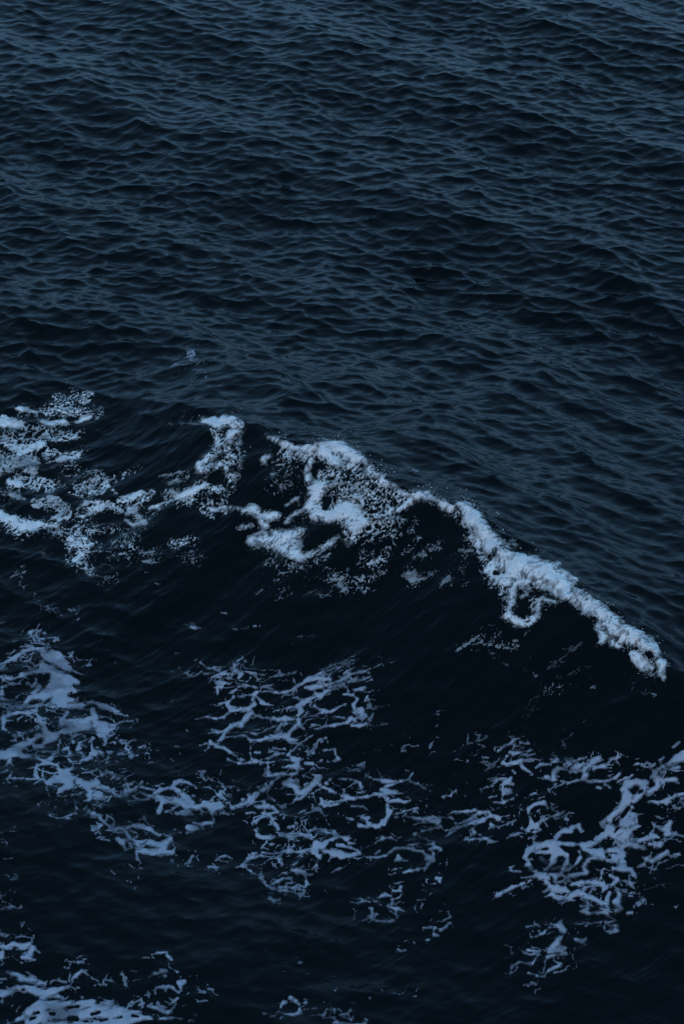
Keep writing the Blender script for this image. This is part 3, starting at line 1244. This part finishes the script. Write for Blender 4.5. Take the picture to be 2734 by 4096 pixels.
cur = None; sheet = None; kind = None; covv = 0
for line in STROKES.strip().splitlines():
    line = line.strip()
    if not line: continue
    if line.startswith('@P'):
        f = line.split()
        cur = dict(name=f[1], soft=8.0, thick=.02, op=1.0)
        for kv in f[2:]:
            k, v = kv.split('='); cur[k] = float(v)
        patches.append(cur)
        continue
    if line.startswith('#'):
        f = line[1:].split(); sheet, kind = f[0], f[1]; covv = float(f[2]) if len(f) > 2 else 0
        continue
    ox, oy, sc = SHEETS[sheet]
    pts = []
    for tok in line.split():
        x, y, w = (float(q) for q in tok.split(','))
        pts.append((ox + sc * x, oy + sc * y, sc * w))
    n = len(patches)
    def fn(r, c, d, w):
        if kind == 'L':
            f = (w - d).astype(np.float32)
            p0 = phiL[r, c]; h_ = np.maximum(BLEND - np.abs(p0 - f), 0) / BLEND
            phiL[r, c] = np.maximum(p0, f) + h_ * h_ * BLEND * .25
            sc_ = f
        elif kind == 'W':
            g = (covv * (1 - sstep(.25, 1.25, d / w))).astype(np.float32)
            cov[r, c] = np.maximum(cov[r, c], g)
            sc_ = -30 + 25 * g - 3 * (d / w)
            sc_ = np.where(g > 0, sc_, -1e9)
        elif kind == 'S':
            film[r, c] = np.maximum(film[r, c], (1 - sstep(.1, 1.2, d / w)).astype(np.float32)); return
        else:
            holes[r, c] = np.maximum(holes[r, c], (w - d).astype(np.float32)); return
        m = sc_ > pscore[r, c]
        pid[r, c] = np.where(m, n, pid[r, c]); pscore[r, c] = np.where(m, sc_, pscore[r, c])
    stroke(fn, pts, 70.0 if kind == 'L' else (0.3 * pts[0][2] + 4 if kind != 'X' else 10))

def rs(A, U, V):
    fx = np.clip((U - UX0) / RS, 0, RW - 1.001); fy = np.clip((V - VY0) / RS, 0, RH - 1.001)
    ix = fx.astype(np.int64); iy = fy.astype(np.int64)
    tx = (fx - ix).astype(np.float32); ty = (fy - iy).astype(np.float32)
    return (A[iy, ix] * (1 - tx) + A[iy, ix + 1] * tx) * (1 - ty) + (A[iy + 1, ix] * (1 - tx) + A[iy + 1, ix + 1] * tx) * ty

# dense block, where the photo shows the sea
D = (slice(i0, i1), slice(j0, j1))
X, Y, Z0 = GX[D], GY[D], (ZB + ZS)[D]
S, Uc = s_[D], u_[D]
U, V = project(X, Y, Z0)
# which of it lies behind the crest and out of sight
dep_real = np.arctan2(CAM_H - Z0, np.hypot(X, Y))
cm = np.minimum.accumulate(dep_real, axis=0)
hidden = dep_real > cm + 2e-4
# frothy wobble of every outline, in real metres on the water
wx = fbm(X * 5.5, Y * 5.5, 201, 4); wy = fbm(X * 5.5 + 40, Y * 5.5, 211, 4)
Uw = U + 9 * wx; Vw = V + 6 * wy
pL = rs(phiL, Uw, Vw); cv_ = rs(cov, Uw, Vw); fl = rs(film, Uw, Vw); ho = rs(holes, Uw, Vw)
PID = pid[np.clip(((Vw - VY0) / RS).astype(int), 0, RH - 1), np.clip(((Uw - UX0) / RS).astype(int), 0, RW - 1)]
grow = np.array([0.0] + [p.get('grow', 1.5) for p in patches], np.float32)[PID]
on_wave = np.isin(PID, [i + 1 for i, p in enumerate(patches) if p['name'] in ('crest_foam', 'tumbling_foam', 'curl_foam', 'crest_fringe', 'crest_veils', 'splash_foam')])
# lace: cell walls of popping bubbles, stretched a little along the crests
ly = Y * .9 + .10 * wy; lx = X * .72 + .12 * wx
f1, f2, rid = worley(lx * 5.2, ly * 5.2, 301)
g1, g2, rid2 = worley(lx * 11.5 + 7, ly * 11.5, 311)
h1, h2, rid3 = worley(lx * 24 + 7, ly * 24, 321)
wallA = 1 - sstep(0.0, .42, f2 - f1); wallB = 1 - sstep(0.0, .45, g2 - g1)
clump = 0.5 + 0.5 * fbm(X * 1.7, Y * 1.7, 331, 3)
fine = 0.5 + 0.5 * fbm(X * 14, Y * 18, 341, 3)
lace = .50 * wallA + .27 * wallB + .25 * clump + .22 * fine          # 0 .. 1.24
fleck = (1 - h1 / .55) * (rid3 > .45) * .8 + .35 * (clump) + .15 * fine
val = np.maximum(lace, fleck * .93)
# torn webs of froth on the wave itself, drawn out up the face
Xa, Ya = X + 1.1 * Z0, Y + 1.1 * Z0                  # distances measured along the sloping face
px_, py_ = (Xa * .8 + Ya * .6), (-Xa * .6 + Ya * .8)
w2x, w2y = fbm(px_ * 9, py_ * 12, 481, 3), fbm(px_ * 9 + 30, py_ * 12, 485, 3)
k1, k2, _ = worley(px_ * 5.0 + 1.3 * wx + .9 * w2x, py_ * 9.0 + 1.3 * wy + .9 * w2y, 421)
m1, m2, _ = worley(px_ * 12 + 1.2 * wy + 1.2 * w2y, py_ * 18 + 1.2 * wx + 1.2 * w2x, 431)
strand = (1 - sstep(0, .40, k2 - k1)) * .58 + (1 - sstep(0, .45, m2 - m1)) * .22 + .26 * clump + .12 * fine + .07
weby = on_wave | np.isin(PID, [i + 1 for i, p in enumerate(patches) if p['name'] in ('left_sheet', 'streaming_foam', 'face_tufts')])
val = np.where(weby, strand, val)
cv_ = np.where(weby & ~on_wave & (cv_ > .3), cv_ * 1.28, cv_)
halo = .30 * sstep(-48, -4, pL) * (PID > 0) * (.4 + 1.2 * clump)
halo = np.where(np.isin(PID, [i + 1 for i, p in enumerate(patches) if p['name'] == 'flecks']), 0, halo)
cvx = np.maximum(cv_, np.minimum(halo, .42))
phiW = np.where(cvx > .02, (val - (1.13 - .95 * cvx)) * 26, -60)
streakn = fbm((X * .8 + Y * .6) * 3.2, (-X * .6 + Y * .8) * 8 + Z0 * 3, 461, 3)
edge_mod = on_wave * 10 * streakn + 4.2 * fbm(X * 4.5, Y * 6, 351, 3) + 3.4 * fbm(X * 15, Y * 20, 356, 2)
phi1 = pL + grow + edge_mod * np.clip(.35 + (pL + 8) / 12, .2, 1)
# small holes in the froth
hole_cell = (.36 - g1) * 17 * (rid2 > .46)
hole_small = (.33 - h1) * 9 * (rid3 > .5)
hh = np.maximum(hole_cell, hole_small)
phi1 = np.where(hh > 0, np.minimum(phi1, phi1 * .7 - hh * 1.3 + 1.5), phi1)
PHI = np.maximum(phi1, phiW)
tumble = np.isin(PID, [i + 1 for i, p in enumerate(patches) if p['name'] in ('tumbling_foam', 'splash_foam', 'crest_fringe', 'curl_foam')])
haze_ = ((pL + 13) * .14 + 1.6 * fbm(X * 3, Y * 4, 471, 3)) * (PID > 0) * (~on_wave | tumble)       # milky bubbles just under the surface
film2 = (haze_ > 0) & (PHI < .4)
PHI = np.maximum(PHI, np.minimum(haze_, .5))
PHI = np.where(on_wave, np.maximum(PHI, (cvx - .52) * 12 + 3 * (streakn + .1)), PHI)      # grey froth between the strands
PHI = np.minimum(PHI, np.where(ho > -5, -(ho + 3.0 * wx), 60))
PHI = np.maximum(PHI, np.where(fl > .05, fl * 3.0 - .8, -60))
hide = hidden & ~(on_wave & (S > -.25))
far_ok = np.isin(PID, [i + 1 for i, p in enumerate(patches) if p['name'] in ('flecks', 'wisp', 'left_sheet')])
PHI = np.where(hide | ((S < -.6) & ~far_ok), -60, PHI)
soft = np.array([8.0] + [p['soft'] * (1.0 if p['thick'] > .045 else 1.45) for p in patches], np.float32)[PID]
thick = np.array([.02] + [p['thick'] for p in patches], np.float32)[PID]
opac = np.array([.9] + [p['op'] for p in patches], np.float32)[PID]
body = np.clip(PHI / soft, 0, 1)
tex = .5 + .5 * fbm(X * 7, Y * 9, 361, 4)
alpha = opac * np.where(on_wave, np.clip(body * (.85 + .7 * tex), 0, 1) ** .85, sstep(0, 1.0, body * (.9 + .6 * tex))) * (.80 + .20 * sstep(.25, .65, tex))
alpha = np.maximum(alpha, opac * np.where(on_wave, .09, .42) * sstep(0, .2, body))
murk = np.clip(.5 + .9 * (strand - .62) + .5 * fbm(px_ * 2.4, py_ * 8, 441, 3), 0, 1)
alpha = np.where(on_wave, alpha * (.46 + .76 * sstep(.08, .66, murk)), alpha * (.52 + .52 * sstep(.28, .66, .5 + .5 * fbm(X * 2.6, Y * 3.6, 451, 4))))
alpha = np.clip(alpha, 0, 1)
film_only = (fl > .05) & (pL < -2) & (phiW < 0)
alpha = np.where(film2, np.where(tumble, .30, .13) * np.clip(haze_, 0, 1) * (.3 + tex), alpha)
alpha = np.where(film_only, .22 * fl * (0.5 + tex), alpha)
# the tumbling and crest froth is lumpy
big_ = sstep(.04, .08, thick)
lump = 1 - np.abs(fbm(X * 6, Y * 6 + 1.5 * Z0, 371, 2))
f1b, f2b, _ = worley(Xa * 4.5 + .8 * wx, Ya * 4.5 + .8 * wy, 381)
f1c, f2c, _ = worley(Xa * 10 + .8 * wx, Ya * 10, 391)
f1d, f2d, _ = worley(Xa * 20 + .8 * wx, Ya * 20, 395)
puff = (1 - np.clip(f1b, 0, 1) ** 2) * .62 + (1 - np.clip(f1c, 0, 1) ** 2) * .26 + (1 - np.clip(f1d, 0, 1) ** 2) * .07
prof = 1 - np.exp(-np.clip(PHI, 0, 60) / (soft * 1.1))
hgt = thick * prof * (big_ * (.15 + 1.0 * puff + .30 * (fbm(px_ * 3.2, py_ * 5.5, 441, 2))) + (1 - big_) * (.55 + .6 * tex))
hgt = np.where(PHI > 0, np.maximum(hgt, .0015 + 0 * hgt), np.clip(PHI, -3, 0) * .004)
hgt = np.where((PHI > 0), hgt * sstep(0, .12, body + .02), hgt)

# ------------------------------------------------------------------ materials
def mat(name):
    m = bpy.data.materials.new(name); m.use_nodes = True
    n, l = m.node_tree.nodes, m.node_tree.links
    n.clear()
    return m, n, l

water_mat, n, l = mat("sea_water")
out = n.new("ShaderNodeOutputMaterial"); pb = n.new("ShaderNodeBsdfPrincipled")
pb.inputs["Base Color"].default_value = (0.0001, 0.0022, 0.0040, 1)
pb.inputs["Roughness"].default_value = 0.11
pb.inputs["IOR"].default_value = 1.333
pb.inputs["Specular IOR Level"].default_value = 0.17
tc = n.new("ShaderNodeTexCoord"); mp = n.new("ShaderNodeMapping"); mp.inputs["Scale"].default_value = (9, 15, 9)
nz = n.new("ShaderNodeTexNoise"); nz.inputs["Scale"].default_value = 1.0; nz.inputs["Detail"].default_value = 3.0
bp = n.new("ShaderNodeBump"); bp.inputs["Strength"].default_value = 0.35; bp.inputs["Distance"].default_value = 0.012
l.new(tc.outputs["Object"], mp.inputs[0]); l.new(mp.outputs[0], nz.inputs["Vector"])
l.new(nz.outputs["Fac"], bp.inputs["Height"]); l.new(bp.outputs[0], pb.inputs["Normal"])
l.new(pb.outputs[0], out.inputs[0])

def foam_material(name, col, rough_bump):
    m, n, l = mat(name)
    out = n.new("ShaderNodeOutputMaterial"); pb = n.new("ShaderNodeBsdfPrincipled")
    pb.inputs["Roughness"].default_value = 0.85
    pb.inputs["Specular IOR Level"].default_value = 0.15
    tc = n.new("ShaderNodeTexCoord")
    nz = n.new("ShaderNodeTexNoise"); nz.inputs["Scale"].default_value = 26.0; nz.inputs["Detail"].default_value = 6.0; nz.inputs["Roughness"].default_value = .65
    nz2 = n.new("ShaderNodeTexNoise"); nz2.inputs["Scale"].default_value = 6.0; nz2.inputs["Detail"].default_value = 3.0
    cr = n.new("ShaderNodeMapRange"); cr.inputs["From Min"].default_value = .3; cr.inputs["From Max"].default_value = .7
    cr.inputs["To Min"].default_value = .0; cr.inputs["To Max"].default_value = 1.0
    mixc = n.new("ShaderNodeMix"); mixc.data_type = 'RGBA'
    mixc.inputs[6].default_value = (col[0] * .72, col[1] * .76, col[2] * .8, 1); mixc.inputs[7].default_value = (*col, 1)
    l.new(tc.outputs["Object"], nz.inputs["Vector"]); l.new(tc.outputs["Object"], nz2.inputs["Vector"])
    l.new(nz2.outputs["Fac"], cr.inputs[0]); l.new(cr.outputs[0], mixc.inputs[0]); l.new(mixc.outputs[2], pb.inputs["Base Color"])
    bp = n.new("ShaderNodeBump"); bp.inputs["Strength"].default_value = rough_bump; bp.inputs["Distance"].default_value = 0.02
    l.new(nz.outputs["Fac"], bp.inputs["Height"]); l.new(bp.outputs[0], pb.inputs["Normal"])
    at_ = n.new("ShaderNodeAttribute"); at_.attribute_name = "froth"
    sub = n.new("ShaderNodeMath"); sub.operation = 'MULTIPLY_ADD'; sub.inputs[1].default_value = 1.55; sub.inputs[2].default_value = 0.0
    mul = n.new("ShaderNodeMath"); mul.operation = 'SUBTRACT'; mul.use_clamp = True
    n3 = n.new("ShaderNodeMath"); n3.operation = 'MULTIPLY'; n3.inputs[1].default_value = .42
    l.new(at_.outputs["Fac"], sub.inputs[0]); l.new(nz.outputs["Fac"], n3.inputs[0])
    l.new(sub.outputs[0], mul.inputs[0]); l.new(n3.outputs[0], mul.inputs[1])
    tr = n.new("ShaderNodeBsdfTransparent"); mx = n.new("ShaderNodeMixShader")
    l.new(mul.outputs[0], mx.inputs[0]); l.new(tr.outputs[0], mx.inputs[1]); l.new(pb.outputs[0], mx.inputs[2])
    l.new(mx.outputs[0], out.inputs[0])
    return m
lace_mat = foam_material("thin_foam", (.46,.485,.56), .35)
white_mat = foam_material("white_water", (.96,.98,.985), .8)

# ------------------------------------------------------------------ meshes
XF = GX + DX; YF = GY + DY; ZF = ZB + ZS + DZ
def grid_normals(X, Y, Z):
    P3 = np.stack([X, Y, Z], -1)
    a = np.gradient(P3, axis=1); b = np.gradient(P3, axis=0)
    nn = np.cross(a, b)
    nn /= np.linalg.norm(nn, axis=-1, keepdims=True) + 1e-12
    nn[nn[..., 2] < 0] *= -1
    return nn
NRM = grid_normals(XF, YF, ZF)

def make_mesh(name, co, quads, material, normals=None, dens=None, parent=None):
    me = bpy.data.meshes.new(name)
    nv, nf = len(co), len(quads)
    me.vertices.add(nv); me.vertices.foreach_set("co", np.ascontiguousarray(co, np.float32).ravel())
    me.loops.add(nf * 4); me.loops.foreach_set("vertex_index", np.ascontiguousarray(quads, np.int32).ravel())
    me.polygons.add(nf)
    me.polygons.foreach_set("loop_start", np.arange(0, nf * 4, 4, dtype=np.int32))
    me.update(calc_edges=True)
    me.shade_smooth()
    if dens is not None:
        a = me.attributes.new("froth", 'FLOAT', 'POINT'); a.data.foreach_set("value", np.ascontiguousarray(dens, np.float32))
    if normals is not None:
        me.normals_split_custom_set_from_vertices(np.ascontiguousarray(normals, np.float32))
    me.materials.append(material)
    ob = bpy.data.objects.new(name, me)
    scene.collection.objects.link(ob)
    if parent is not None: ob.parent = parent
    return ob

def subset(qmask, idx, co, nrm=None, extra=None):
    q = idx[qmask]
    used, inv = np.unique(q.ravel(), return_inverse=True)
    return co.reshape(-1, 3)[used], inv.reshape(q.shape), (nrm.reshape(-1, 3)[used] if nrm is not None else None), (extra.ravel()[used] if extra is not None else None)

def tag(o, label=None, cat=None, group=None, kind=None):
    if label: o["label"] = label
    if cat: o["category"] = cat
    if group: o["group"] = group
    if kind: o["kind"] = kind
    return o

I = np.arange(nr * nc).reshape(nr, nc)
Iw = np.concatenate([I, I[:, :1]], 1)                     # closes the ring behind the viewer
Q = np.stack([Iw[:-1, :-1], Iw[:-1, 1:], Iw[1:, 1:], Iw[1:, :-1]], -1)
CO = np.stack([XF, YF, ZF], -1)
A_here = np.interp(u_, us, chs, left=0, right=0)
wave_v = (s_ > -.9) & (s_ < 3.4) & (A_here > .27)
wv = np.concatenate([wave_v, wave_v[:, :1]], 1)
wave_q = wv[:-1, :-1] & wv[1:, 1:] & wv[:-1, 1:] & wv[1:, :-1]
wave_q[:, :j0] = False; wave_q[:, j1 - 1:] = False; wave_q[:i0] = False; wave_q[i1 - 1:] = False
co, qq, nn, _ = subset(~wave_q, Q, CO, NRM)
sea = tag(make_mesh("sea", co, qq, water_mat, nn), kind="structure")
co, qq, nn, _ = subset(wave_q, Q, CO, NRM)
wave = tag(make_mesh("breaking_wave", co, qq, water_mat, nn), "long black wave breaking from middle left down to the right with a white crest", "wave")
del Q

Dn = NRM[D]; Dco = CO[D]
# froth stands off the water along the smoothed wave normal, leaning a little towards the trough
nb = grid_normals(GX[D], GY[D], ZB[D])
lean = nb.copy()
lean[..., 2] += .35
lean /= np.linalg.norm(lean, axis=-1, keepdims=True)
FC = Dco + lean * hgt[..., None]
nd, md = X.shape
ID = np.arange(nd * md).reshape(nd, md)
QD = np.stack([ID[:-1, :-1], ID[:-1, 1:], ID[1:, 1:], ID[1:, :-1]], -1)
pos = PHI > 0
qpos = pos[:-1, :-1] | pos[1:, 1:] | pos[:-1, 1:] | pos[1:, :-1]
qpid = PID[:-1, :-1]
FN = grid_normals(FC[..., 0], FC[..., 1], FC[..., 2])
ON_WAVE = {'crest_foam': 'foaming_crest', 'tumbling_foam': 'tumbling_foam', 'curl_foam': 'curling_foam', 'faint_lip_foam': 'lip_foam',
           'crest_fringe': 'foam_fringe', 'crest_veils': 'foam_veils', 'face_tufts': 'foam_tufts', 'face_veils': 'foam_veils', 'splash_foam': 'splash_foam'}
PART_LABELS = {'crest_foam': 'thick white foam spilling along the crest at right', 'tumbling_foam': 'tumbling white foam in the middle of the crest',
               'curl_foam': 'narrow curl of white foam left of the gap in the crest', 'splash_foam': 'soft splash of white foam low on the face',
               'crest_veils': 'torn veils of foam trailing down from the crest', 'crest_fringe': 'ragged foam hanging in a loop below the crest', 'face_tufts': 'small torn tufts of foam on the dark face',
               'face_veils': 'thin dim veils of foam drawn over the dark face',
               'faint_lip_foam': 'faint grey line of foam on the lip at left'}
LABELS = {
 'left_sheet': 'large broken sheet of white foam at the left edge behind the wave foot',
 'streaming_foam': 'streaming foam trail between the left sheet and the curl of the wave',
 'left_chevron': 'large lacy foam patch pointing up like an arrowhead at the left edge',
 'ring_chain': 'chain of foam rings trailing right below the arrowhead patch',
 'centre_lace': 'wide net of thin foam strands in the middle below the wave',
 'centre_band': 'ragged foam band with a bright knot directly below the wide net',
 'long_streak': 'slender foam streak stretching sideways between the middle band and small wedge patch',
 'bent_arc_patch': 'foam patch with a long bent arc on its left below the slender streak',
 'oval_ring_patch': 'thick oval foam ring with two dark holes at lower left',
 'hooked_patch': 'bright foam clump with thin hooked loops on its left at lower middle',
 'cup_patch': 'small cup shaped foam curl just below the bright clump with loops',
 'right_patch': 'big bright foam patch with round dark cells reaching to the right edge',
 'upper_right_lace': 'fine broken foam lace above the big right patch under the dark face',
 'small_wedge_patch': 'small V shaped foam wedge just above the big right patch',
 'lower_right_patch': 'small knotted foam patch alone below the big right patch',
 'hook_pair_patch': 'two facing foam hooks below the patch with the bent arc',
 'crooked_patch': 'small crooked foam scrap with a short tail right of the two hooks',
 'left_edge_patch': 'small foam patch at the left edge above the solid bottom sheet',
 'bottom_left_sheet': 'dense solid foam sheet filling the bottom left corner',
 'bottom_centre_patch': 'loose foam hooks rising just right of the solid corner sheet',
 'bottom_middle_patch': 'low row of foam curls at the bottom edge right of the loose hooks',
}
for k, p in enumerate(patches):
    m = qpos & (qpid == k + 1)
    if m.sum() < 12: print("few", p['name'], m.sum()); continue
    co, qq, nn, al = subset(m, QD, FC, FN, alpha)
    thickfoam = p['name'] in ('left_sheet', 'streaming_foam')
    if p['name'] in ON_WAVE:
        ob = make_mesh(ON_WAVE[p['name']], co, qq, white_mat, nn, al, parent=wave)
        tag(ob, PART_LABELS[p['name']])
        if p['name'] in ('face_tufts', 'face_veils', 'crest_veils'): ob['kind'] = 'stuff'
    elif p['name'] == 'wisp':
        ob = tag(make_mesh("foam_patch", co, qq, lace_mat, nn, al), "faint grey foam wisp on the dark shoulder behind the curl of the wave", "foam patch")
    elif p['name'] == 'flecks':
        ob = tag(make_mesh("foam_flecks", co, qq, lace_mat, nn, al), "tiny scattered white foam flecks on the dark water", "foam", kind="stuff")
    else:
        ob = tag(make_mesh("foam_patch", co, qq, white_mat if thickfoam else lace_mat, nn, al), LABELS[p['name']], "foam patch", "patches of foam drifting on the water")

# ------------------------------------------------------------------ spray thrown up along the crest
random.seed(4); rng = np.random.RandomState(4)
ico = [(0, 0, 1), (0, 0, -1), (1, 0, 0), (-1, 0, 0), (0, 1, 0), (0, -1, 0)]
icf = [(0, 2, 4), (0, 4, 3), (0, 3, 5), (0, 5, 2), (1, 4, 2), (1, 3, 4), (1, 5, 3), (1, 2, 5)]
top_edge = pos & on_wave & (np.abs(S) < .30)
cand = np.argwhere(top_edge)
vs, fs = [], []
if len(cand):
    for c in cand[rng.randint(0, len(cand), 2200)]:
        if clump[c[0], c[1]] + .3 * rng.rand() < .62: continue
        p0 = FC[c[0], c[1]]
        up = abs(rng.normal(0, .03 + .05 * rng.rand() ** 3)) + .005
        r = .0016 + .007 * rng.rand() ** 5
        cx, cy, cz = p0[0] + rng.normal(.02, .05), p0[1] + rng.normal(.03, .05), p0[2] + up
        b = len(vs)
        st = 1 + rng.rand() * 1.2
        for q in ico: vs.append((cx + q[0] * r * st, cy + q[1] * r, cz + q[2] * r * (2 - st * .5)))
        for q in icf: fs.append((b + q[0], b + q[1], b + q[2]))
me = bpy.data.meshes.new("spray"); me.from_pydata(vs, [], fs); me.shade_smooth()
a = me.attributes.new("froth", 'FLOAT', 'POINT'); a.data.foreach_set("value", np.full(len(vs), .45, np.float32))
me.materials.append(white_mat)
spray = bpy.data.objects.new("spray", me); scene.collection.objects.link(spray)
spray.parent = wave; spray["kind"] = "stuff"
scene.cycles.transparent_max_bounces = 16
scene.cycles.max_bounces = 6
